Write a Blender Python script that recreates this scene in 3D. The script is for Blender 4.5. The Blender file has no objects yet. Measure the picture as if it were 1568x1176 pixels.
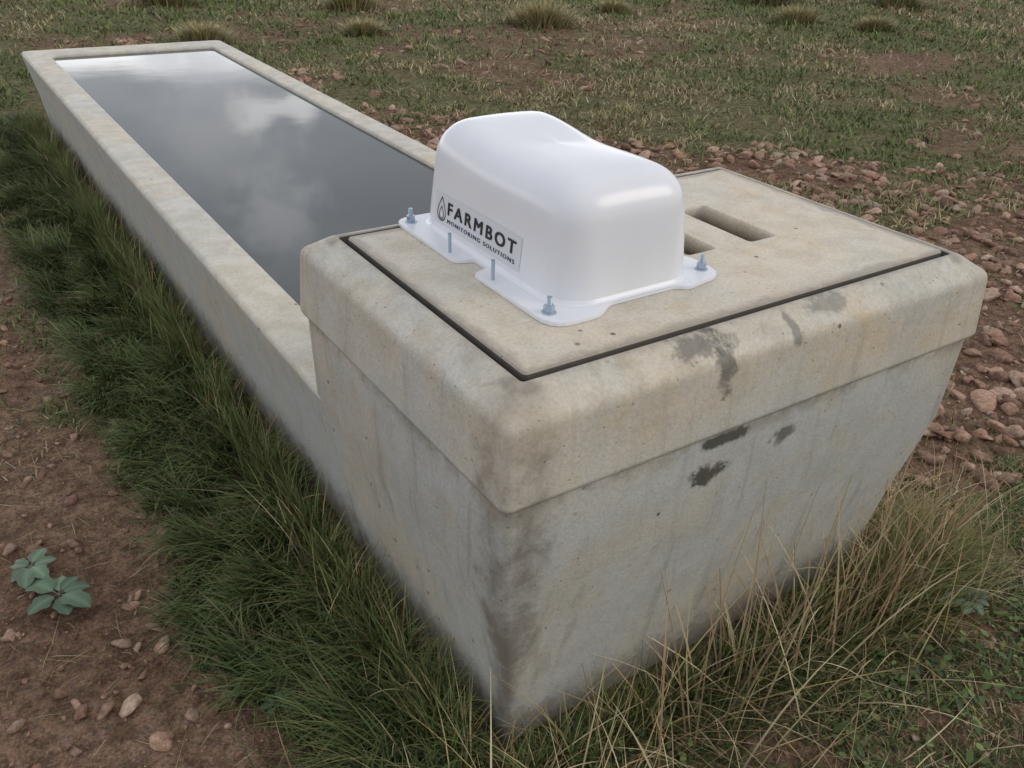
import bpy, bmesh, math, random
import numpy as np
from mathutils import Vector, Matrix
from mathutils.bvhtree import BVHTree
random.seed(7); rng=np.random.default_rng(7)
scn=bpy.context.scene
H=.7382; B=.631; T=4.63; RZ=H-.323

# ------------------------------------------------------------------ helpers
def link(o,parent=None):
    scn.collection.objects.link(o)
    if parent: o.parent=parent
    return o
def empty(name):
    e=bpy.data.objects.new(name,None); e.empty_display_size=.1; return link(e)
def mesh_np(name,V,F,col=None,mat=None,parent=None,smooth=False):
    me=bpy.data.meshes.new(name); V=np.asarray(V,dtype=np.float32); F=np.asarray(F,dtype=np.int32)
    k=F.shape[1]
    me.vertices.add(len(V)); me.vertices.foreach_set('co',V.ravel())
    me.loops.add(F.size); me.loops.foreach_set('vertex_index',F.ravel())
    me.polygons.add(len(F)); me.polygons.foreach_set('loop_start',np.arange(len(F),dtype=np.int32)*k)
    me.update(calc_edges=True)
    if smooth: me.polygons.foreach_set('use_smooth',np.ones(len(F),dtype=bool))
    if col is not None:
        a=me.color_attributes.new('Col','FLOAT_COLOR','POINT')
        c=np.ones((len(V),4),dtype=np.float32); c[:,:col.shape[1]]=col
        a.data.foreach_set('color',c.ravel())
    if mat: me.materials.append(mat)
    return link(bpy.data.objects.new(name,me),parent)
def mesh_py(name,V,F,mat=None,parent=None,smooth=True):
    me=bpy.data.meshes.new(name); me.from_pydata([tuple(v) for v in V],[],F); me.update()
    bm=bmesh.new(); bm.from_mesh(me); bmesh.ops.recalc_face_normals(bm,faces=bm.faces); bm.to_mesh(me); bm.free()
    if smooth:
        for p in me.polygons: p.use_smooth=True
    if mat: me.materials.append(mat)
    return link(bpy.data.objects.new(name,me),parent)
_tab=rng.random((256,256))
def vnoise(x,y,s,seed=0):
    x=np.asarray(x,float)/s+seed*17.3+1000; y=np.asarray(y,float)/s+seed*9.7+1000
    xi=np.floor(x).astype(int); yi=np.floor(y).astype(int); fx=x-xi; fy=y-yi
    fx=fx*fx*(3-2*fx); fy=fy*fy*(3-2*fy); g=lambda a,b:_tab[a%256,b%256]
    return (g(xi,yi)*(1-fx)+g(xi+1,yi)*fx)*(1-fy)+(g(xi,yi+1)*(1-fx)+g(xi+1,yi+1)*fx)*fy
def fbm(x,y,s,seed=0,o=4):
    t=0;a=1;n=0
    for i in range(o): t=t+a*vnoise(x,y,s/2**i,seed+i); n+=a; a*=.55
    return t/n
def sst(a,b,x):
    t=np.clip((x-a)/(b-a),0,1); return t*t*(3-2*t)

# ------------------------------------------------------------------ terrain description
def gravel_m(x,y):
    xb=np.interp(y,[-1,0,1,2,2.8,4,5,6,7.5],[8,8,6,4.2,2.7,1.9,1.65,1.5,.9])
    n=(fbm(x,y,.8,3)-.5)*2.2
    return sst(-.35,.35,xb-x+n)*sst(.85,.98,x)*sst(-.12,.1,y)*sst(8,7,y)
def leftsoil_m(x,y):
    n=(fbm(x,y,.35,5)-.5)*.46
    edge=np.interp(y,[-.5,.5,1.5,4.5],[-.30,-.32,-.35,-.50])
    return sst(.08,-.08,x-edge+n)*sst(5.2,4.2,y+n*3)
def grass_m(x,y):
    n=fbm(x,y,.9,8); far=sst(.34,.49,n)
    n2=fbm(x,y,.35,9)
    g=far*.80+.28
    g=g*(.55+1.0*n2)
    g=g*(1-gravel_m(x,y)*(.96-.75*sst(.52,.60,fbm(x,y,.6,12))))
    g=g*(1-.96*leftsoil_m(x,y))
    g=g*(1-.9*sst(1.1,.4,np.hypot((x-6.9)/1.3,(y-4.0)/.6)+ (fbm(x,y,.5,2)-.5)))
    return np.clip(g,0,1)
def hgt(x,y):
    h=(fbm(x,y,1.7,20)-.5)*.09*sst(.0,2.,np.hypot(np.maximum(np.abs(x-.5)-.6,0),np.maximum(np.abs(y-2.3)-2.5,0)))
    h=h+(fbm(x,y,.16,22,3)-.5)*.022
    inside=(x>.06)&(x<.94)&(y>.06)&(y<T-.06)
    return np.where(inside,-.02,h)

# ------------------------------------------------------------------ material helpers
class NT:
    def __init__(s,name):
        s.m=bpy.data.materials.new(name); s.m.use_nodes=True; s.t=s.m.node_tree
        s.b=s.t.nodes['Principled BSDF']
    def n(s,typ,**kw):
        nd=s.t.nodes.new(typ)
        for k,v in kw.items(): setattr(nd,k,v)
        return nd
    def l(s,a,b): s.t.links.new(a,b)
    def math(s,op,a,b=None,c=None,clamp=False):
        nd=s.n('ShaderNodeMath',operation=op,use_clamp=clamp)
        for i,v in enumerate((a,b,c)):
            if v is None: continue
            if isinstance(v,(int,float)): nd.inputs[i].default_value=v
            else: s.l(v,nd.inputs[i])
        return nd.outputs[0]
    def ramp(s,v,a,b,lo=0.,hi=1.):
        nd=s.n('ShaderNodeMapRange',interpolation_type='SMOOTHSTEP'); s.l(v,nd.inputs[0])
        for i,x in zip((1,2,3,4),(a,b,lo,hi)): nd.inputs[i].default_value=x
        return nd.outputs[0]
    def mix(s,f,a,b,bt='MIX'):
        nd=s.n('ShaderNodeMix',data_type='RGBA',blend_type=bt)
        for i,v in ((0,f),(6,a),(7,b)):
            if isinstance(v,(int,float)): nd.inputs[i].default_value=v
            elif isinstance(v,tuple): nd.inputs[i].default_value=(*v[:3],1)
            else: s.l(v,nd.inputs[i])
        return nd.outputs[2]
    def obj(s):
        return s.n('ShaderNodeTexCoord').outputs['Object']
    def mapp(s,v,sc):
        nd=s.n('ShaderNodeMapping'); s.l(v,nd.inputs[0]); nd.inputs['Scale'].default_value=sc; return nd.outputs[0]
    def noise(s,v,sc,det=4,rough=.55,dist=0):
        nd=s.n('ShaderNodeTexNoise'); s.l(v,nd.inputs['Vector']); nd.inputs['Scale'].default_value=sc
        nd.inputs['Detail'].default_value=det; nd.inputs['Roughness'].default_value=rough; nd.inputs['Distortion'].default_value=dist
        return nd.outputs[0]
    def vor(s,v,sc):
        nd=s.n('ShaderNodeTexVoronoi'); s.l(v,nd.inputs['Vector']); nd.inputs['Scale'].default_value=sc; return nd
    def bump(s,h,st,d):
        nd=s.n('ShaderNodeBump'); s.l(h,nd.inputs['Height']); nd.inputs['Strength'].default_value=st; nd.inputs['Distance'].default_value=d
        s.l(nd.outputs[0],s.b.inputs['Normal'])
def simple(name,col,rough=.5,metal=0):
    m=NT(name); v=m.obj(); n=m.noise(v,30,2)
    c=m.mix(n,tuple(x*.8 for x in col),tuple(min(1,x*1.15) for x in col)); m.l(c,m.b.inputs['Base Color'])
    m.b.inputs['Roughness'].default_value=rough; m.b.inputs['Metallic'].default_value=metal
    return m.m
W=.985
def concrete(name,beige,grey,bias,stains=True,vert=True,lidedge=False):
    m=NT(name); P=m.obj()
    sep=m.n('ShaderNodeSeparateXYZ'); m.l(P,sep.inputs[0]); X,Y,Z=sep.outputs
    n1=m.noise(P,3.2,4,.6,.4); n2=m.noise(P,15,5,.68); n3=m.noise(P,170,2,.7)
    f=m.ramp(n1,.32+bias,.70+bias)
    if vert: # upper band weathers warmer than the lower faces
        f=m.math('MULTIPLY',m.math('ADD',f,m.ramp(Z,.5,.66,-.30,.28)),1.,clamp=True)
    c=m.mix(f,grey,beige)
    c=m.mix(m.ramp(n2,.36,.66),c,m.mix(1.,c,(.87,.86,.83),'MULTIPLY'))
    c=m.mix(m.ramp(n3,.38,.66,0,.6),c,m.mix(1.,c,(.78,.78,.77),'MULTIPLY'))
    if vert:
        st=m.noise(m.mapp(P,(18,18,1.3)),1.5,3,.6,.6)
        c=m.mix(m.ramp(st,.52,.74,0,.7),c,m.mix(1.,c,(.74,.72,.68),'MULTIPLY'))
        c=m.mix(m.ramp(st,.44,.28,0,.5),c,m.mix(1.,c,(1.10,1.10,1.09),'MULTIPLY'))
    n4=m.noise(P,8.3,3,.65,.8)
    c=m.mix(m.ramp(n4,.5,.72,0,.55),c,m.mix(1.,c,(1.01,.91,.77),'MULTIPLY'))
    vo=m.vor(P,20); pit=m.ramp(vo.outputs['Distance'],.04,.11,1,0)
    pit=m.math('MULTIPLY',pit,m.ramp(n1,.46,.54))
    c=m.mix(m.math('MULTIPLY',pit,.85),c,(.06,.055,.045))
    vo2=m.vor(P,62); pit2=m.ramp(vo2.outputs['Distance'],.07,.15,1,0)
    pit2=m.math('MULTIPLY',pit2,m.ramp(n4,.48,.60))
    c=m.mix(m.math('MULTIPLY',pit2,.55),c,(.14,.13,.11))
    # dirt gathered either side of the lid joint
    if lidedge or stains:
        ex=m.math('MINIMUM',m.math('ABSOLUTE',m.math('SUBTRACT',X,.028)),m.math('ABSOLUTE',m.math('SUBTRACT',X,W-.028)))
        ey=m.math('MINIMUM',m.math('ABSOLUTE',m.math('SUBTRACT',Y,.028)),m.math('ABSOLUTE',m.math('SUBTRACT',Y,B-.032)))
        e=m.math('MINIMUM',ex,ey)
        e=m.math('ADD',e,m.math('MULTIPLY',m.math('SUBTRACT',n2,.5),.07))
        k=m.math('MULTIPLY',m.ramp(e,.004,.026,.55,0),m.ramp(Z,H-.012,H-.006,0,1))
        c=m.mix(k,c,(.18,.15,.12))
    if stains:
        nf=m.noise(P,26,4,.7,.3)
        d=m.math('SQRT',m.math('ADD',m.math('POWER',X,2.),m.math('POWER',Y,2.)))
        g=m.ramp(m.math('ADD',d,m.math('MULTIPLY',m.math('SUBTRACT',n2,.5),.14)),.006,.062,.78,0)
        g=m.math('MULTIPLY',g,m.ramp(Z,.735,.60,.50,1))
        c=m.mix(g,c,(.14,.11,.08))
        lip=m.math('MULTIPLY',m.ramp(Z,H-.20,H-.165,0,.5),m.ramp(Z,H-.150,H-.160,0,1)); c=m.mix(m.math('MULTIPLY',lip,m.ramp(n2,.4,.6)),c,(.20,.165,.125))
        nfo=m.math('MULTIPLY',m.math('SUBTRACT',nf,.5),3.0); yk=m.ramp(Y,.03,.05,1,0)
        for (x,y,z,a,b,k) in [(.345,-.03,.69,.020,.045,.75),(.315,-.03,.726,.06,.012,.7),(.385,-.01,.560,.065,.011,1.),(.35,0,.500,.040,.020,1.),(.52,0,.52,.03,.018,.8),(.50,-.03,.71,.010,.025,.6),(.60,-.03,.73,.05,.010,.5)]:
            e=m.math('ADD',m.math('POWER',m.math('DIVIDE',m.math('SUBTRACT',X,x),a),2.),m.math('POWER',m.math('DIVIDE',m.math('SUBTRACT',Z,z),b),2.))
            e=m.math('ADD',m.math('SQRT',e),nfo)
            k2=m.math('MULTIPLY',m.ramp(e,.55,1.2,k,0),yk)
            c=m.mix(k2,c,(.095,.09,.075))
        # blotchy soil splash just above the ground
        zz=m.math('ADD',Z,m.math('MULTIPLY',m.math('SUBTRACT',nf,.5),.45))
        c=m.mix(m.ramp(zz,.04,.09,.5,0),c,(.29,.22,.15))
    m.l(c,m.b.inputs['Base Color'])
    m.l(m.ramp(n2,.3,.7,.5,.75),m.b.inputs['Roughness'])
    h=m.math('SUBTRACT',m.math('ADD',m.math('MULTIPLY',n2,.6),m.math('MULTIPLY',n3,.3)),m.math('ADD',m.math('MULTIPLY',pit,.9),m.math('MULTIPLY',pit2,.5)))
    m.bump(h,.55,.0045)
    return m.m
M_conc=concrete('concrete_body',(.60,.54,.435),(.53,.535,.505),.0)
M_rim=concrete('concrete_rim',(.63,.58,.48),(.56,.55,.505),-.04,False,False)
M_lid=concrete('concrete_lid',(.67,.595,.47),(.61,.57,.49),-.06,False,False,True)
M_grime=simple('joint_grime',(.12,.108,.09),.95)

# ------------------------------------------------------------------ trough
def ring(x0,y0,x1,y1,r,z,n=6):
    P=[]
    for cx,cy,a0 in ((x1-r,y1-r,0),(x0+r,y1-r,90),(x0+r,y0+r,180),(x1-r,y0+r,270)):
        for i in range(n+1):
            a=math.radians(a0+90*i/n); P.append((cx+r*math.cos(a),cy+r*math.sin(a),z))
    return P
def loft(name,rings,mat,parent,cap0=True,cap1=True):
    V=[];F=[];k=len(rings[0])
    for R in rings: V+=R
    for j in range(len(rings)-1):
        for i in range(k):
            a=j*k+i;b=j*k+(i+1)%k; F.append((a,b,b+k,a+k))
    if cap0: F.append(tuple(range(k))[::-1])
    if cap1: F.append(tuple(range((len(rings)-1)*k,len(rings)*k)))
    return mesh_py(name,V,F,mat,parent)
def auto_smooth(o,ang=35):
    me=o.data; bm=bmesh.new(); bm.from_mesh(me)
    for e in bm.edges:
        if len(e.link_faces)==2 and e.calc_face_angle(0)>math.radians(ang): e.smooth=False
    bm.to_mesh(me); bm.free()
    wn=o.modifiers.new('wn','WEIGHTED_NORMAL'); wn.keep_sharp=True; wn.weight=90
trough=empty('concrete_water_trough')
def R(ins,z,r,x0=0,y0=0,x1=W,y1=B): return ring(x0+ins,y0+ins,x1-ins,y1-ins,max(r,.003),z)
prof=[(.034,-.03,.013),(.028,.03,.013),(.006,.2,.013),(-.028,H-.34,.013),(-.0315,H-.19,.013),(-.032,H-.166,.013)]
rings=[R(a,z,r) for a,z,r in prof]
rings+=[R(-.034,H-.161,.013),R(-.0395,H-.158,.014),R(-.042,H-.153,.014),R(-.0425,H-.148,.014),R(-.0362,H-.046,.014),R(-.0352,H-.039,.014),R(-.0330,H-.0325,.014),R(-.0290,H-.0275,.014),R(-.0235,H-.0235,.014),R(.001,H-.0065,.012),R(.006,H-.0032,.010),R(.011,H-.001,.008),R(.0185,H-.001,.006),R(.0205,H-.003,.006),R(.0215,H-.03,.006),R(.05,H-.03,.006)]
box=loft('float_valve_box',rings,M_conc,trough); auto_smooth(box,38)
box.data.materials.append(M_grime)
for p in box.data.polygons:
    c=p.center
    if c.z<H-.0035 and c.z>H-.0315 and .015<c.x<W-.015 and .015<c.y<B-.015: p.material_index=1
# basin
X0,X1,Y0,Y1=-.034,1.022,.61,T+.02
def RT(ins,z,r,l=0,rr=0,f=0): return ring(X0+ins+l,Y0+.0,X1-ins-rr,Y1-ins-f,r,z,6)
rt=[RT(.070,-.03,.03),RT(.064,.03,.03),RT(.044,.2,.03),RT(.010,RZ-.05,.03),RT(.004,RZ-.018,.03)]
for k in range(1,6):
    a=math.radians(90*k/5); rt.append(RT(.004+.013*(1-math.cos(a)),RZ-.018+.018*math.sin(a),.03))
rt.append(RT(.06,RZ+.002,.028))
rt.append(RT(.100,RZ,.025,.007,-.014,.06))
for k in range(1,4):
    a=math.radians(90*k/3); rt.append(RT(.105+.012*math.sin(a),RZ-.012*(1-math.cos(a)),.025,.007,-.014,.06))
rt+=[RT(.145,RZ-.2,.025,.007,-.014,.06),RT(.175,.08,.025,.007,-.014,.06)]
basin=loft('basin',rt,M_conc,trough); basin.data.materials.append(M_rim)
for p in basin.data.polygons:
    if p.center.z>RZ-.03 and p.normal.z>.25: p.material_index=1
auto_smooth(basin,50)
# lid with two lifting slots
g=.0310; gb=.037
lid=loft('lid',[ring(g,g,W-g,B-gb,.007,H-.029),ring(g,g,W-g,B-gb,.007,H-.001),ring(g+.002,g+.002,W-g-.002,B-gb-.002,.006,H+.0025)],M_lid,trough)
lid.data.polygons.foreach_set('use_smooth',[False]*len(lid.data.polygons))
def cutter(x0,y0,x1,y1,d):
    return loft('cut',[ring(x0+.004,y0+.004,x1-.004,y1-.004,.008,H-d,3),ring(x0,y0,x1,y1,.008,H-.004,3),ring(x0-.003,y0-.003,x1+.003,y1+.003,.009,H+.01,3)],M_conc,None)
for c in ((.665,.232,.735,.428,.05),(.515,.238,.585,.428,.05)):
    cu=cutter(*c); md=lid.modifiers.new('b','BOOLEAN'); md.object=cu; md.operation='DIFFERENCE'; md.solver='EXACT'
    bpy.context.view_layer.update()
    dg=bpy.context.evaluated_depsgraph_get(); nm=bpy.data.meshes.new_from_object(lid.evaluated_get(dg))
    lid.modifiers.clear(); lid.data=nm; bpy.data.objects.remove(cu)
while len(lid.data.materials)<1: lid.data.materials.append(M_lid)
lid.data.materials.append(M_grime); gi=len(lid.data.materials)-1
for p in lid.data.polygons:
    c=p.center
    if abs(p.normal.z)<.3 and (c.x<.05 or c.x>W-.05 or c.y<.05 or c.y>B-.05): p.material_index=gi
# ------------------------------------------------------------------ water
m=NT('water'); P=m.obj()
m.b.inputs['Base Color'].default_value=(.040,.047,.047,1); m.b.inputs['Roughness'].default_value=.035; m.b.inputs['IOR'].default_value=1.40
h=m.noise(P,4,2,.5); m.bump(h,.04,.008)
x0,x1,y0,y1=.06,.945,.62,T-.125
mesh_py('water',[(x0,y0,RZ-.016),(x1,y0,RZ-.016),(x1,y1,RZ-.016),(x0,y1,RZ-.016)],[(0,1,2,3)],m.m,None)

# ------------------------------------------------------------------ monitoring device
dev=empty('tank_level_monitor')
M_w=NT('white_plastic'); P=M_w.obj(); n=M_w.noise(P,7,3)
M_w.l(M_w.mix(M_w.ramp(n,.3,.8),(.79,.80,.83),(.75,.76,.79)),M_w.b.inputs['Base Color'])
M_w.b.inputs['Roughness'].default_value=.30; M_w.b.inputs['Coat Weight'].default_value=.3; M_w.b.inputs['Coat Roughness'].default_value=.15
M_w=M_w.m
cx,cy,ha,hb_=.3150,.3760,.1380,.2300
def rrh(a,b,r,n=16):
    P=[]; r=max(r,.001)
    for sx,sy,a0 in ((1,1,0),(-1,1,90),(-1,-1,180),(1,-1,270)):
        for i in range(n):
            t=math.radians(a0+90*i/n); P.append((sx*(a-r)+r*math.cos(t),sy*(b-r)+r*math.sin(t)))
        nxt={(1,1):(-1,1),(-1,1):(-1,-1),(-1,-1):(1,-1),(1,-1):(1,1)}[(sx,sy)]
        t=math.radians(a0+90); p0=(sx*(a-r)+r*math.cos(t),sy*(b-r)+r*math.sin(t)); p1=(nxt[0]*(a-r)+r*math.cos(t),nxt[1]*(b-r)+r*math.sin(t))
        for i in range(14):
            u=i/14; P.append((p0[0]*(1-u)+p1[0]*u,p0[1]*(1-u)+p1[1]*u))
    return P
def ztop(x,y):
    h=.184+.015*float(sst(-.03,.15,y))+.003*float(sst(-.05,-.16,y))
    h-=.006*math.exp(-((y-.035+.18*x)/.045)**2)
    h-=.9*(x*x)*.45+.15*(max(0,abs(y)-.10))**2*4
    return h
prof=[(0,0),(.0025,.03),(.005,.06),(.0075,.09),(.010,.118)]
Rv=.060; zb=.122; RC=.062
RG=[]
NA=14
def addring(ins,frac,rc):
    RG.append([(cx+x,cy+y,H+.006+ztop(x,y)*frac) for x,y in rrh(ha-ins,hb_-ins,rc)])
for i,z in prof: addring(i,z/.184,RC-i*.5)
for k in range(1,NA+1):
    a=math.radians(90*k/NA); ins=.010+Rv*(1-math.cos(a)); fr=(zb+(.184-zb)*math.sin(a)**.95)/.184
    addring(ins,fr,max(RC-ins*.7,.012))
ai,bi=ha-.010-Rv,hb_-.010-Rv
for k in range(1,10):
    s=1-k/10
    RG.append([(cx+x*s,cy+y*s,H+.006+ztop(x*s,y*s)) for x,y in rrh(ai,bi,.016)])
V=[];F=[];K=len(RG[0])
for q in RG: V+=q
V.append((cx,cy,H+.006+ztop(0,0)))
for j in range(len(RG)-1):
    for i in range(K): a=j*K+i;b=j*K+(i+1)%K; F.append((a,b,b+K,a+K))
for i in range(K): F.append(((len(RG)-1)*K+i,(len(RG)-1)*K+(i+1)%K,len(RG)*K))
dome=mesh_py('dome_cover',V,F,M_w,dev)
bm=bmesh.new(); bm.from_mesh(dome.data)
for it in range(12):
    vs=[v for v in bm.verts if v.co.z>H+.09]
    bmesh.ops.smooth_vert(bm,verts=vs,factor=.5,use_axis_x=True,use_axis_y=True,use_axis_z=True)
bm.to_mesh(dome.data); bm.free()
V=[v.co.copy() for v in dome.data.vertices]; F=[tuple(p.vertices) for p in dome.data.polygons]
bvh=BVHTree.FromPolygons(V,F)
def rr_poly(pts,rad,n=5):
    out=[];k=len(pts)
    for i in range(k):
        p0=Vector(pts[i-1]);p1=Vector(pts[i]);p2=Vector(pts[(i+1)%k])
        r=min(rad[i] if isinstance(rad,list) else rad,(p0-p1).length*.45,(p2-p1).length*.45)
        a=p1+(p0-p1).normalized()*r; b=p1+(p2-p1).normalized()*r
        for j in range(n+1):
            t=j/n; out.append((a*(1-t)**2+p1*2*t*(1-t)+b*t*t))
    return out
def plate(name,poly,z0,z1,mat,parent,bev=.001):
    bm=bmesh.new(); vs=[bm.verts.new((p[0],p[1],z0)) for p in poly]; f=bm.faces.new(vs)
    r=bmesh.ops.extrude_face_region(bm,geom=[f]); 
    for v in [e for e in r['geom'] if isinstance(e,bmesh.types.BMVert)]: v.co.z=z1
    bmesh.ops.recalc_face_normals(bm,faces=bm.faces)
    if bev:
        es=[e for e in bm.edges if all(abs(v.co.z-z1)<1e-6 for v in e.verts)]
        bmesh.ops.bevel(bm,geom=es,offset=bev,segments=2,affect='EDGES')
    me=bpy.data.meshes.new(name); bm.to_mesh(me); bm.free(); me.materials.append(mat)
    return link(bpy.data.objects.new(name,me),parent)
fl=[(.135,.114),(.225,.114),(.262,.140),(.392,.140),(.412,.125),(.502,.140),(.502,.225),(.468,.25),(.468,.50),(.502,.52),(.496,.622),(.135,.622),
    (.135,.395),(.168,.385),(.168,.345),(.135,.335)]
plate('flange',rr_poly(fl,[.045,.02,.01,.01,.02,.035,.02,.01,.01,.02,.035,.035,.012,.004,.004,.012]),H+.0032,H+.0092,M_w,dev)
def rrz(o,z): return [(cx+x,cy+y,z) for x,y in rrh(ha+o,hb_+o,RC+o)]
loft('foot_fillet',[rrz(.006,H+.0093),rrz(.0025,H+.0107),rrz(.0008,H+.0137),rrz(-.0025,H+.0187)],M_w,dev,False,False)
M_steel=simple('zinc_steel',(.42,.50,.58),.35,.85)
def cyl(name,x,y,z0,z1,r,n,mat,parent,rot=0):
    V=[];F=[]
    for z,rr in ((z0,r),(z1-.0008,r),(z1,r*.86)):
        for i in range(n): a=2*math.pi*i/n+rot; V.append((x+rr*math.cos(a),y+rr*math.sin(a),z))
    for j in range(2):
        for i in range(n): F.append((j*n+i,j*n+(i+1)%n,(j+1)*n+(i+1)%n,(j+1)*n+i))
    F.append(tuple(range(n))[::-1]);F.append(tuple(range(2*n,3*n)))
    return mesh_py(name,V,F,mat,parent,False)
def rod(name,x,y,z0,z1,r):
    V=[];F=[];n=12;z=z0;k=0
    while z<z1:
        for i in range(n): V.append((x+(r if k%2 else r*.82)*math.cos(2*math.pi*i/n),y+(r if k%2 else r*.82)*math.sin(2*math.pi*i/n),z))
        k+=1; z+=.0011
    for j in range(k-1):
        for i in range(n): F.append((j*n+i,j*n+(i+1)%n,(j+1)*n+(i+1)%n,(j+1)*n+i))
    F.append(tuple(range((k-1)*n,k*n)))
    return mesh_py(name,V,F,M_steel,dev,False)
for i,(x,y,k) in enumerate([(.158,.594,1),(.158,.156,1),(.480,.170,1),(.147,.432,0),(.149,.298,0),(.472,.594,1)]):
    z=H+.0092
    if k:
        cyl('washer_%d'%i,x,y,z,z+.0018,.0115,24,M_steel,dev)
        cyl('nut_%d'%i,x,y,z+.0018,z+.0125,.0085,6,M_steel,dev,.3*i)
        rod('bolt_%d'%i,x,y,z,z+.026,.0042)
    else:
        rod('bolt_%d'%i,x,y,z-.003,z+.034,.0034)
# label
def onto(y,z,off):
    hit=bvh.ray_cast(Vector((-.5,y,z)),Vector((1,0,0)))
    if hit[0] is None: return Vector((.2,y,z))
    return Vector((hit[0].x-off,y,z))
LY0,LY1,LZ0,LZ1=.541,.268,H+.0265,H+.0825
LN=NT('label_film'); LN.b.inputs['Roughness'].default_value=.5
P=LN.obj(); LN.l(LN.mix(LN.noise(P,60,2),(.63,.65,.69),(.67,.69,.72)),LN.b.inputs['Base Color'])
V=[];F=[];nx,nz=26,8
for j in range(nz+1):
    for i in range(nx+1): V.append(onto(LY0+(LY1-LY0)*i/nx,LZ0+(LZ1-LZ0)*j/nz,.0007))
for j in range(nz):
    for i in range(nx): a=j*(nx+1)+i;F.append((a,a+1,a+nx+2,a+nx+1))
mesh_py('label',V,F,LN.m,dev)
M_ink=simple('label_ink',(.014,.014,.016),.5)
def text(name,s,y0,y1,z0,z1,sp,off,dy=0,dz=0):
    cu=bpy.data.curves.new(name,'FONT'); cu.body=s; cu.size=1; cu.space_character=sp; cu.resolution_u=4
    o=link(bpy.data.objects.new(name,cu)); bpy.context.view_layer.update()
    me=bpy.data.meshes.new_from_object(o.evaluated_get(bpy.context.evaluated_depsgraph_get())); bpy.data.objects.remove(o)
    bm=bmesh.new(); bm.from_mesh(me); bmesh.ops.triangulate(bm,faces=bm.faces)
    xs=[v.co.x for v in bm.verts]; ys=[v.co.y for v in bm.verts]; a,b,c,d=min(xs),max(xs),min(ys),max(ys)
    for v in bm.verts:
        v.co=onto(y0+(y1-y0)*(v.co.x-a)/(b-a)+dy,z0+(z1-z0)*(v.co.y-c)/(d-c)+dz,off)
    bmesh.ops.recalc_face_normals(bm,faces=bm.faces)
    bm.to_mesh(me); bm.free(); me.materials.clear(); me.materials.append(M_ink)
    return link(bpy.data.objects.new(name,me),dev)
i=0
for dy in (-.0010,0,.0010):
    for dz in (-.0006,.0006):
        text('title_stroke_%d'%i,'FARMBOT',.495,.283,H+.0500,H+.0715,1.34,.0013+.00008*i,dy,dz); i+=1
for i,dy in enumerate((-.0004,.0,.0004)): text('subtitle_stroke_%d'%i,'MONITORING SOLUTIONS',.495,.283,H+.0350,H+.0420,1.3,.0013+.0001*i,dy)
def drop(name,yc,zc,s,wd):
    pts=[];n=40
    for i in range(n):
        t=2*math.pi*i/n
        pts.append((s*.55*math.sin(t)*math.sin(t/2)**1.3, s*(.62*math.cos(t))))
    V=[];F=[]
    for k in (1,1-wd):
        for (a,b) in pts: V.append(onto(yc-a*k,zc+(b+.12*s)*k-.12*s,.0014))
    for i in range(n): F.append((i,(i+1)%n,n+(i+1)%n,n+i))
    mesh_py(name,V,F,M_ink,dev,False)
drop('logo_drop_outer',.517,H+.055,.036,.13); drop('logo_drop_inner',.517,H+.0485,.020,.20)

# ------------------------------------------------------------------ ground
def sgrid(n,c,lo,hi,k=5.2):
    u=np.linspace(-1,1,n); s=np.sinh(k*u)/np.sinh(k)
    return np.where(s<0,c+s*(c-lo),c+s*(hi-c))
gx=sgrid(620,.6,-140,160,6.0); gy=sgrid(620,1.2,-120,180,6.0)
GX,GY=np.meshgrid(gx,gy); GZ=hgt(GX,GY)
V=np.stack([GX.ravel(),GY.ravel(),GZ.ravel()],1); n=620
ii,jj=np.meshgrid(np.arange(n-1),np.arange(n-1)); a=(jj*n+ii).ravel(); F=np.stack([a,a+1,a+n+1,a+n],1)
gm=grass_m(GX.ravel(),GY.ravel()); gr=gravel_m(GX.ravel(),GY.ravel()); ls=leftsoil_m(GX.ravel(),GY.ravel())
m=NT('ground'); P=m.obj()
at=m.n('ShaderNodeAttribute',attribute_name='Col'); sp=m.n('ShaderNodeSeparateColor'); m.l(at.outputs['Color'],sp.inputs[0])
n1=m.noise(P,2.3,4,.6,.3); n2=m.noise(P,24,5,.7); n3=m.noise(P,130,3,.7)
soil=m.mix(m.ramp(n1,.35,.65),(.28,.165,.108),(.38,.245,.165))
soil=m.mix(m.ramp(n2,.38,.62),m.mix(1.,soil,(.50,.47,.45),'MULTIPLY'),soil)
litter=m.mix(m.ramp(n2,.4,.6),(.095,.108,.038),(.23,.205,.10))
c=m.mix(m.math('MULTIPLY',sp.outputs[0],.9),soil,litter)
c=m.mix(m.ramp(n3,.4,.65,0,.8),c,m.mix(1.,c,(.45,.42,.38),'MULTIPLY'))
vo=m.vor(P,80); c=m.mix(m.ramp(vo.outputs['Distance'],.1,.35,.35,0),c,m.mix(1.,vo.outputs['Color'],(.48,.35,.26),'MULTIPLY'))
m.l(c,m.b.inputs['Base Color']); m.b.inputs['Roughness'].default_value=.95; m.b.inputs['Specular IOR Level'].default_value=.2
m.bump(m.math('ADD',n2,m.math('MULTIPLY',n3,.6)),1.,.022)
mesh_np('ground',V,F,np.stack([gm,gr,ls],1),m.m,None,True)

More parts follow.
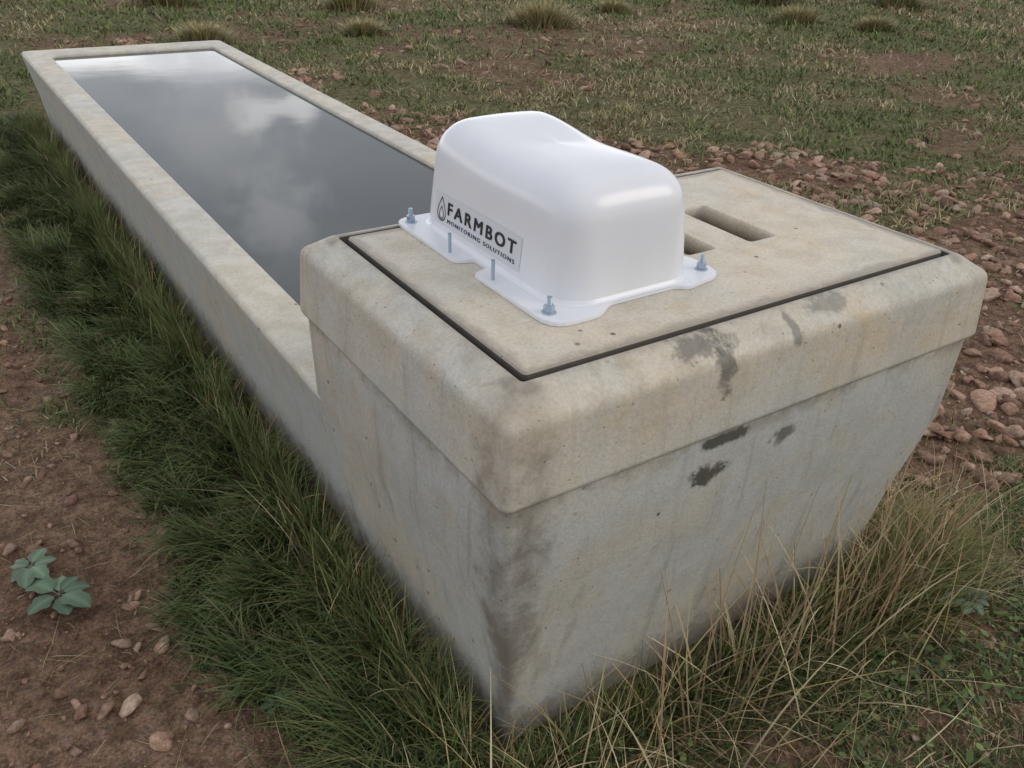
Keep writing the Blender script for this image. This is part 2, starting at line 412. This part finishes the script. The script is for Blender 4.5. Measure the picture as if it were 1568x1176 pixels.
# ------------------------------------------------------------------ vegetation
def vegmat(name):
    m=NT(name); at=m.n('ShaderNodeAttribute',attribute_name='Col'); m.l(at.outputs['Color'],m.b.inputs['Base Color'])
    m.b.inputs['Roughness'].default_value=.6; m.b.inputs['Specular IOR Level'].default_value=.3
    return m.m
M_veg=vegmat('grass_blades'); M_straw=vegmat('dry_straw'); M_leaf=vegmat('leaf')
def blades(x,y,L,az,th0,th1,w,col,S=3,z=None,wob=0,tip=None):
    N=len(x); z=hgt(x,y)-.004 if z is None else z
    P=np.stack([x,y,z],1)
    d=np.stack([np.cos(az),np.sin(az)],1)
    tw=az+np.pi/2+rng.normal(0,.6,N); wv=np.stack([np.cos(tw),np.sin(tw),np.zeros(N)],1)
    Vs=np.zeros((N,S+1,2,3)); C=np.zeros((N,S+1,2,3))
    cur=P.copy(); side=rng.normal(0,1,(N,2))*wob
    for k in range(S+1):
        if k>0:
            th=th0+th1*(k-.5)/S; st=(L/S)
            dd=d+side*(k/S); 
            cur=cur+np.stack([dd[:,0]*np.sin(th)*st,dd[:,1]*np.sin(th)*st,np.cos(th)*st],1)
            g=hgt(cur[:,0],cur[:,1])+.003; cur[:,2]=np.maximum(cur[:,2],g)
        ww=(w*(1-(k/S)**1.6*.93)*.5)[:,None]
        Vs[:,k,0]=cur-wv*ww; Vs[:,k,1]=cur+wv*ww
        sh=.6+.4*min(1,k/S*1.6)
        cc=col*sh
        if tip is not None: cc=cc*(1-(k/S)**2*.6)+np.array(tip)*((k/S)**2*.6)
        C[:,k,0]=cc; C[:,k,1]=cc
    V=Vs.reshape(-1,3); base=(np.arange(N)*(S+1)*2)[:,None]; F=[]
    for k in range(S):
        o=2*k; F.append(np.concatenate([base+o,base+o+1,base+o+3,base+o+2],1))
    return V,np.concatenate(F),C.reshape(-1,3)
def emit(name,parts,mat):
    V=[];F=[];C=[];o=0
    for v,f,c in parts: V.append(v);F.append(f+o);C.append(c);o+=len(v)
    mesh_np(name,np.concatenate(V),np.concatenate(F),np.concatenate(C),mat,None,True)
def pal(N,cols,p):
    cols=np.array(cols); p=np.array(p)/np.sum(p); i=rng.choice(len(cols),N,p=p); return cols[i]*rng.uniform(.7,1.3,(N,1))
U=rng.uniform
G1=(.052,.085,.028);G2=(.095,.142,.042);G3=(.165,.20,.065);SD=(.44,.35,.19);SB=(.29,.205,.115);SL=(.58,.49,.30)
outx=lambda x,y: ((x<-.0)|(x>1.0)|(y<0)|(y>T))
# long grass tufts down the left side of the trough
NTF=430; ty=.0+4.8*U(0,1,NTF)**1.35; tx=-.03-.31*U(0,1,NTF)**1.0
kp=(leftsoil_m(tx,ty)<.75); tx,ty=tx[kp],ty[kp]
M=66; x=np.repeat(tx,M)+rng.normal(0,.022,len(tx)*M); y=np.repeat(ty,M)+rng.normal(0,.022,len(ty)*M)
tL=np.repeat(U(.06,.21,len(tx))*(1-.9*np.clip(-tx,0,.4)),M); tA=np.repeat(math.pi+.6+rng.normal(0,.85,len(tx)),M); tB=np.repeat(U(.45,1.5,len(tx)),M)
k=(x<.0); x,y,tL,tA,tB=x[k],y[k],tL[k],tA[k],tB[k];N=len(x)
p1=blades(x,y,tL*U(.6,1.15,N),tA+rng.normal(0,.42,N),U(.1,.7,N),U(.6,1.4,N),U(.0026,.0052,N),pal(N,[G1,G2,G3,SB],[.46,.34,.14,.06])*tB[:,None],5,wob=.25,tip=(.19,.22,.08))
N=13000; y=-.05+4.9*U(0,1,N)**1.3; x=-.42*U(0,1,N); k=(leftsoil_m(x,y)<.85)&(fbm(x,y,.12,33)>.44); x,y=x[k],y[k];N=len(x)
p1b=blades(x,y,U(.02,.07,N),U(0,6.28,N),U(.2,1.2,N),U(.3,1.2,N),U(.002,.004,N),pal(N,[G1,G2,G3,SB,SD],[.33,.3,.15,.15,.07]),3,wob=.2)
# clumps standing right against the wall, hiding the foot of the concrete
NC=300; cyy=4.6*U(0,1,NC)**1.15; M=36; y=np.repeat(cyy,M)+rng.normal(0,.016,NC*M); x=-.035-.045*np.abs(rng.normal(0,.7,NC*M)); N=len(x)
cL=np.repeat(U(.07,.20,NC),M); cB=np.repeat(U(.7,1.7,NC),M)
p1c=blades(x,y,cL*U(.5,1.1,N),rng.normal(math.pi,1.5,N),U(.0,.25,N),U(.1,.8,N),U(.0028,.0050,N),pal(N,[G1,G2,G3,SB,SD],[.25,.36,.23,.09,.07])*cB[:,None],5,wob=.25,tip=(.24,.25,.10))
emit('long_grass',[p1,p1b,p1c],M_veg)
# field grass (background, patchy)
N=340000; r=2.0+U(0,1,N)**1.2*18; a=np.radians(U(-22,80,N)); x=-.545+r*np.sin(a); y=-.78+r*np.cos(a)
q=grass_m(x,y)*sst(.34,.54,fbm(x,y,.20,45)); keep=outx(x,y)&(U(0,1,N)<q*1.5+.012)&~((x<.05)&(x>-.4)&(y<4.7)); x,y,r,q=x[keep],y[keep],r[keep],q[keep];N=len(x)
cl=fbm(x,y,.22,41); dry=sst(.50,.59,.55*fbm(x,y,1.1,43)+.45*fbm(x,y,.33,44)+.04*rng.normal(0,1,N))[:,None]
col=pal(N,[G2,G3,(.20,.26,.075)],[.33,.4,.27])*(1-dry)+pal(N,[SD,SB,SL,G3],[.4,.20,.22,.18])*dry
L=U(.018,.055,N)*(.2+1.7*cl)*(1+.05*r)
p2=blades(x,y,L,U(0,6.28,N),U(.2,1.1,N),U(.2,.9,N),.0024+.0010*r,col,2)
parts=[p2]
for (tx,ty,s,d) in [(4.9,6.9,.34,.8),(7.9,6.2,.26,.7),(3.6,8.6,.30,.5),(1.9,9.4,.3,.5),(9.0,7.6,.4,.3),(5.8,9.5,.35,.4),(3.0,7.0,.18,.5),(8.2,5.4,.2,.2),(10.4,6.7,.35,.3),(1.6,7.2,.22,.4),(11.5,9,.4,.3),(-.9,7.4,.3,.3),(6.4,7.6,.2,.4)]:
    N=1500; rr=np.abs(rng.normal(0,.5,N))*s; aa=U(0,6.28,N)
    x=tx+rr*np.cos(aa);y=ty+rr*np.sin(aa)
    parts.append(blades(x,y,U(.4,1.0,N)*s*1.05*(1-.3*rr/s),aa,U(.1,.9,N),U(.3,1.1,N),np.full(N,.009),pal(N,[G2,SD,SB,SL,G3],[.2*(1.6-d),.3*d+.2,.15,.15,.35]),3,tip=(.45,.38,.2)))
emit('field_grass',parts,M_veg)
# low green weeds near the front
def region(N,fn):
    x=U(-.5,1.9,N);y=U(-.75,.75,N);k=fn(x,y)&outx(x,y); return x[k],y[k]
N=80000
x,y=region(N,lambda x,y:((leftsoil_m(x,y)<.6)&(((y<.0+.1*(x>1)))|(x<.02))&(fbm(x,y,.13,51)>.45)&(x<1.7)))
cl=fbm(x,y,.1,52);N=len(x)
p3=blades(x,y,U(.012,.05,N)*(.5+cl),U(0,6.28,N),U(.2,1.2,N),U(.2,1,N),U(.002,.0045,N),pal(N,[G1,G2,G3,SB,SD],[.30,.30,.2,.12,.08])*(.5+1.*cl)[:,None],3)
def tuft(cx_,cy_,sx,sy,N,l0,l1,cols,p,w=.0026,lean=(.1,.7),bend=(.3,1.1),az=None,spread=.9):
    x=rng.normal(cx_,sx,N);y=rng.normal(cy_,sy,N);k=outx(x,y);x,y=x[k],y[k];N=len(x)
    A=np.arctan2(y-cy_,x-cx_) if az is None else np.full(N,az)
    A=A+rng.normal(0,spread,N)
    return blades(x,y,U(l0,l1,N),A,U(*lean,N),U(*bend,N),np.full(N,w)*U(.7,1.3,N),pal(N,cols,p),6,wob=.25)
YG=(.26,.26,.08)
p4=[p3,tuft(1.0,-.07,.09,.05,2200,.06,.19,[YG,G3,SD,G2],[.40,.3,.2,.1],az=-.9,lean=(.0,.5)),
    tuft(1.14,.05,.08,.08,800,.04,.12,[YG,G3,SD,SB],[.3,.2,.3,.2],az=-.4),
    tuft(.75,-.12,.16,.06,1300,.03,.11,[G2,G3,SB,YG],[.35,.3,.15,.2],az=-1.5),
    tuft(.40,-.10,.18,.06,1300,.03,.10,[G1,G2,SB,G3],[.35,.3,.2,.15],az=-1.6),
    tuft(-.12,.12,.10,.14,2200,.04,.13,[G1,G2,G3,SB],[.4,.3,.15,.15],az=3.6)]
NC=95; cxx=U(-.03,1.05,NC); M=36; x=np.repeat(cxx,M)+rng.normal(0,.015,NC*M); y=-.035-.04*np.abs(rng.normal(0,.7,NC*M)); N=len(x)
cL=np.repeat(U(.05,.15,NC),M); cB=np.repeat(U(.7,1.6,NC),M)
p4.append(blades(x,y,cL*U(.5,1.1,N),-math.pi/2+rng.normal(0,1.5,N),U(0,.25,N),U(.1,.8,N),U(.0026,.0046,N),pal(N,[G1,G2,G3,SB,SD,YG],[.18,.26,.18,.14,.12,.12])*cB[:,None],5,wob=.25))
def leaflets(N,fn,s0,s1,cols,p):
    x,y=region(N,fn);N=len(x);z=hgt(x,y)+U(.004,.035,N); s=U(s0,s1,N);a=U(0,6.28,N);tx=rng.normal(0,.4,(N,2))
    ang=np.linspace(0,2*np.pi,7)[:-1]; ox=np.cos(ang)[None]*s[:,None];oy=np.sin(ang)[None]*s[:,None]*.55
    X=ox*np.cos(a)[:,None]-oy*np.sin(a)[:,None];Y=ox*np.sin(a)[:,None]+oy*np.cos(a)[:,None];Z=X*tx[:,:1]+Y*tx[:,1:]
    V=np.stack([X+x[:,None],Y+y[:,None],Z+z[:,None]],2).reshape(-1,3); b=(np.arange(N)*6)[:,None]
    F=np.concatenate([b+np.array([[0,1,2,3]]),b+np.array([[0,3,4,5]])]); C=np.repeat(pal(N,cols,p),6,0); return V,F,C
p4.append(leaflets(20000,lambda x,y:(leftsoil_m(x,y)<.5)&((y<.0)|(x<.0))&(fbm(x,y,.22,55)>.56)&(x<1.3),.003,.011,[G1,G2,G3],[.4,.4,.2]))
emit('green_undergrowth',p4,M_veg)
# straw
ps=[]
cols=[SD,SL,SB,(.48,.33,.16)];pp=[.35,.25,.2,.2]
def ST_(cx_,cy_,sx,sy,N,l0,l1,w=.0028,lean=(.1,1.0),bend=(.2,1.2)): ps.append(tuft(cx_,cy_,sx,sy,N,l0,l1,cols,pp,w,lean,bend,spread=2.4))
ST_(.05,-.08,.14,.06,100,.10,.32); ST_(.45,-.12,.25,.07,110,.10,.36); ST_(.86,-.10,.16,.07,170,.12,.40,.0028,(.0,.8),(.2,1.0))
ST_(1.08,.08,.07,.12,200,.10,.28); ST_(-.05,.22,.06,.16,170,.08,.22,.0024); ST_(-.06,1.0,.05,.6,130,.08,.24,.0022)
ST_(-.03,3.4,.05,.5,110,.10,.28,.003); ST_(.45,-.36,.40,.14,240,.06,.26,.0024,(.8,1.45),(.1,.4))
ST_(.0,-.18,.16,.10,70,.12,.30,.0034,(.3,1.2),(.3,1.)); ST_(1.25,.3,.15,.25,200,.06,.2,.002,(.7,1.4),(.1,.5))
N=64; x=U(.12,1.05,N)**.8; y=U(-.17,-.07,N)
ps.append(blades(x,y,U(.26,.54,N),rng.normal(.3,.9,N),U(.05,.40,N),U(.2,.6,N),np.full(N,.0040),pal(N,[SB,(.33,.21,.11),SD],[.35,.25,.4]),8,wob=.12))
N=16; x=U(-.15,.7,N); y=U(-.45,-.15,N)
ps.append(blades(x,y,U(.2,.40,N),U(0,6.28,N),U(.2,.7,N),U(.4,1.0,N),np.full(N,.0052),pal(N,[SL,SD],[.5,.5]),8,wob=.1))
N=6500; x=U(-1.6,1.8,N);y=U(-.6,3.5,N);k=outx(x,y);x,y=x[k],y[k];N=len(x)
ps.append(blades(x,y,U(.015,.09,N),U(0,6.28,N),U(1.2,1.5,N),U(0,.2,N),U(.0009,.0019,N),pal(N,[SD,SL,SB],[.35,.15,.5]),3,wob=.3))
emit('dry_straw',ps,M_straw)

# ------------------------------------------------------------------ stones
def variants(sub):
    bm=bmesh.new(); bmesh.ops.create_icosphere(bm,subdivisions=sub,radius=1); base=np.array([v.co[:] for v in bm.verts]); bf=np.array([[v.index for v in f.verts] for f in bm.faces]); bm.free()
    vari=[]
    for k in range(24):
        b=base.copy()
        for _ in range(9):
            nrm=rng.normal(0,1,3);nrm/=np.linalg.norm(nrm);d=U(.35,.8); s_=b@nrm; b-=np.outer(np.maximum(s_-d,0),nrm)
        b+=rng.normal(0,.03 if sub>1 else .08,b.shape); vari.append(b)
    return np.array(vari),bf
VAR={1:variants(1),2:variants(2)}
def stones1(x,y,s,cols,sub,flat=(.45,.8),sink=.25):
    vari,bf=VAR[sub]; nb=vari.shape[1]
    N=len(x);k=rng.integers(0,24,N);Vb=vari[k]
    sc=np.stack([s*U(.8,1.5,N),s*U(.6,1.05,N),s*U(*flat,N)],1); Vb=Vb*sc[:,None,:]
    a=U(0,6.28,N);c,s2=np.cos(a),np.sin(a); X=Vb[...,0]*c[:,None]-Vb[...,1]*s2[:,None];Y=Vb[...,0]*s2[:,None]+Vb[...,1]*c[:,None]
    tl=rng.normal(0,.3,N)[:,None]; Z=Vb[...,2]+X*tl
    z=hgt(x,y)+sc[:,2]*(1-2*sink)*.6
    V=np.stack([X+x[:,None],Y+y[:,None],Z+z[:,None]],2).reshape(-1,3)
    F=(bf[None]+(np.arange(N)*nb)[:,None,None]).reshape(-1,3)
    C=np.repeat(cols,nb,0)*U(.92,1.08,(N*nb,1)); return V,F,C
parts=[]
def stones(x,y,s,cols):
    b=s>.013
    if b.any(): parts.append(stones1(x[b],y[b],s[b],cols[b],2))
    if (~b).any(): parts.append(stones1(x[~b],y[~b],s[~b],cols[~b],1))
ST=[(.43,.28,.20),(.36,.215,.15),(.50,.35,.265),(.29,.175,.125),(.46,.365,.28)];sp_=[.33,.27,.17,.13,.10]
N=42000; x=U(.9,8,N);y=U(-.3,7.5,N); q=gravel_m(x,y)*sst(.20,.5,fbm(x,y,.5,61)+.12)*(1-.7*sst(2.5,5,x)); k=(U(0,1,N)<q)&outx(x,y);x,y=x[k],y[k]
s=.006+.038*U(0,1,len(x))**3.0; stones(x,y,s,pal(len(x),ST,sp_))
N=24000; x=U(-2.,-.28,N);y=U(-.3,5,N);k=(U(0,1,N)<.7*leftsoil_m(x,y)*fbm(x,y,.3,62));x,y=x[k],y[k]
s=.0025+.017*U(0,1,len(x))**4.6; stones(x,y,s,pal(len(x),[(.36,.225,.155),(.27,.16,.105),(.46,.31,.23)],[.45,.35,.2]))
N=3400; r=U(4,14,N);a=np.radians(U(0,75,N));x=-.545+r*np.sin(a);y=-.78+r*np.cos(a);k=outx(x,y)&(fbm(x,y,.9,8)<.46);x,y=x[k],y[k]
s=.012+.038*U(0,1,len(x))**3; stones(x,y,s,pal(len(x),ST,sp_))
N=1200; x=U(-.45,1.6,N);y=U(-.7,-.0,N);s=.003+.012*U(0,1,N)**3; stones(x,y,s,pal(N,ST,sp_))
big=[(-.47,.345,.028),(-.50,.445,.022),(-.655,.735,.020),(-.41,.56,.020),(-.62,1.0,.018),(-.50,.95,.016),(-.575,.50,.014),(1.55,.28,.05),(1.75,.75,.05),(2.35,2.3,.06),(1.35,.12,.03),(-.6,1.7,.025),(-.55,2.3,.03),(2.0,4.7,.06),(1.7,5.2,.06),(2.9,5.4,.06),(1.25,.15,.03)]
bx=np.array([b[0] for b in big]);by=np.array([b[1] for b in big]);bs=np.array([b[2] for b in big]); stones(bx,by,bs,pal(len(big),[(.42,.28,.20),(.47,.34,.25)],[.6,.4]))
V=[];F=[];C=[];o=0
for v,f,c in parts: V.append(v);F.append(f+o);C.append(c);o+=len(v)
m=NT('stone'); at=m.n('ShaderNodeAttribute',attribute_name='Col'); P=m.obj(); n1=m.noise(P,90,3,.7)
m.l(m.mix(m.ramp(n1,.35,.7),m.mix(1.,at.outputs['Color'],(.6,.55,.5),'MULTIPLY'),at.outputs['Color']),m.b.inputs['Base Color']); m.b.inputs['Roughness'].default_value=.9; m.bump(n1,.6,.004)
mesh_np('gravel',np.concatenate(V),np.concatenate(F),np.concatenate(C),m.m,None,False)

# ------------------------------------------------------------------ broad-leaved weeds
def weed(name,x,y,s,nl,col):
    V=[];F=[];C=[]
    z0=float(hgt(np.array([x]),np.array([y]))[0])
    for k in range(nl):
        a=2*math.pi*k/nl+random.uniform(-.35,.35); L=s*random.uniform(.55,1.1); wd=L*random.uniform(.20,.30); o=len(V); n=12
        cc=np.array(col)*random.uniform(.7,1.25); el=random.uniform(.1,.7)
        for i in range(n+1):
            t=i/n; w_=wd*(.14 if t<.22 else 1)*math.sin(math.pi*min(1,max(.05,(t-.1)/.9)))**.7*(1+.14*math.sin(17*t+k))
            rr=L*t; zz=z0+.01+L*(el*t-.5*t*t*el*1.9)+.012
            for q_,dz in ((-1,.10+.12*math.sin(9*t+k)),(-.5,.10),(0,0),(.5,.10),(1,.10+.12*math.cos(8*t+k))):
                V.append((x+rr*math.cos(a)-q_*w_*math.sin(a),y+rr*math.sin(a)+q_*w_*math.cos(a),zz+dz*w_)); C.append(cc*(1.5 if q_==0 else 1))
        for i in range(n):
            for q_ in (0,1,2,3): b=o+i*5+q_; F.append((b,b+1,b+6,b+5))
    mesh_np(name,np.array(V),np.array(F),np.array(C),M_leaf,None,True)
weed('broadleaf_weed',-.555,.79,.095,8,(.11,.165,.10))
weed('broadleaf_weed.001',-.59,.90,.07,7,(.11,.16,.10))
weed('broadleaf_weed.002',1.04,-.20,.07,7,(.13,.18,.13))
weed('broadleaf_weed.003',-.28,.30,.05,6,(.09,.14,.07))

# ------------------------------------------------------------------ world
w=bpy.data.worlds.new('World'); scn.world=w; w.use_nodes=True; t=w.node_tree
class WT(NT):
    def __init__(s,t): s.t=t
k=WT(t); bg=t.nodes['Background']
SUN_EL,SUN_AZ=math.radians(32),math.radians(130)
sky=k.n('ShaderNodeTexSky',sky_type='NISHITA'); sky.sun_disc=False; sky.sun_elevation=SUN_EL; sky.sun_rotation=SUN_AZ
D=k.n('ShaderNodeTexCoord').outputs['Generated']
sp=k.n('ShaderNodeSeparateXYZ'); k.l(D,sp.inputs[0])
n1=k.noise(k.mapp(D,(1,1,2.0)),2.4,3,.5,.3)
n2=k.noise(k.mapp(D,(1,1,1.8)),6.5,4,.58,.2)
c=k.mix(.65,sky.outputs[0],(7.9,7.9,8.2))
cloudc=k.mix(k.ramp(n2,.35,.70),(6.6,6.9,7.5),(8.3,8.4,8.9))
c=k.mix(k.ramp(n1,.42,.60,.4,.9),c,cloudc)
hz=k.math('MULTIPLY',k.ramp(k.math('ADD',sp.outputs[2],k.math('MULTIPLY',k.math('SUBTRACT',n2,.5),.06)),.174,.198,1,0),k.ramp(sp.outputs[1],.55,.85,.0,.9))
c=k.mix(hz,c,k.mix(k.ramp(n2,.4,.6),(16,16.2,17),(24,24,24)))
nfine=k.noise(k.mapp(D,(1,1,1.6)),22,3,.6)
def puff(c,az,el,rad,col,nz=.13):
    az,el=math.radians(az),math.radians(el); v=(math.sin(az)*math.cos(el),math.cos(az)*math.cos(el),math.sin(el))
    nd=k.n('ShaderNodeVectorMath',operation='DISTANCE'); k.l(D,nd.inputs[0]); nd.inputs[1].default_value=v
    e=k.math('ADD',nd.outputs['Value'],k.math('MULTIPLY',k.math('SUBTRACT',nfine,.5),nz))
    return k.mix(k.ramp(e,0.,rad,.85,0),c,col)
c=puff(c,15.5,14.5,.11,(9.6,9.8,10.3)); c=puff(c,18.5,19.4,.065,(12,12.2,13)); c=puff(c,17.4,13.4,.034,(16,16,16),.08); c=puff(c,20.6,13.0,.028,(17,17,17),.08)
k.l(c,bg.inputs[0]); bg.inputs[1].default_value=.113
w.cycles.sampling_method='MANUAL'; w.cycles.sample_map_resolution=256
sl=bpy.data.lights.new('sun','SUN'); sl.energy=.7; sl.angle=math.radians(25); sl.color=(1,.89,.74)
so=link(bpy.data.objects.new('sun',sl))
dirv=Vector((math.sin(SUN_AZ)*math.cos(SUN_EL),math.cos(SUN_AZ)*math.cos(SUN_EL),math.sin(SUN_EL)))
so.rotation_euler=dirv.to_track_quat('Z','Y').to_euler(); so.location=dirv*20

# ------------------------------------------------------------------ camera
yaw,pitch,roll=.6015,-.5276,.0424
f=Vector((math.cos(pitch)*math.sin(yaw),math.cos(pitch)*math.cos(yaw),math.sin(pitch)))
r=Vector((math.cos(yaw),-math.sin(yaw),0)); u=r.cross(f)
r,u=r*math.cos(roll)+u*math.sin(roll),u*math.cos(roll)-r*math.sin(roll)
cam=bpy.data.cameras.new('camera'); co=link(bpy.data.objects.new('camera',cam))
Mx=Matrix((r,u,-f)).transposed().to_4x4(); Mx.translation=Vector((-.545,-.7803,1.3039)); co.matrix_world=Mx
cam.sensor_width=36; cam.lens=1336.6/1568*36; cam.clip_end=1000; cam.clip_start=.01
scn.camera=co
scn.view_settings.view_transform='Standard'; scn.view_settings.look='None'; scn.view_settings.exposure=0
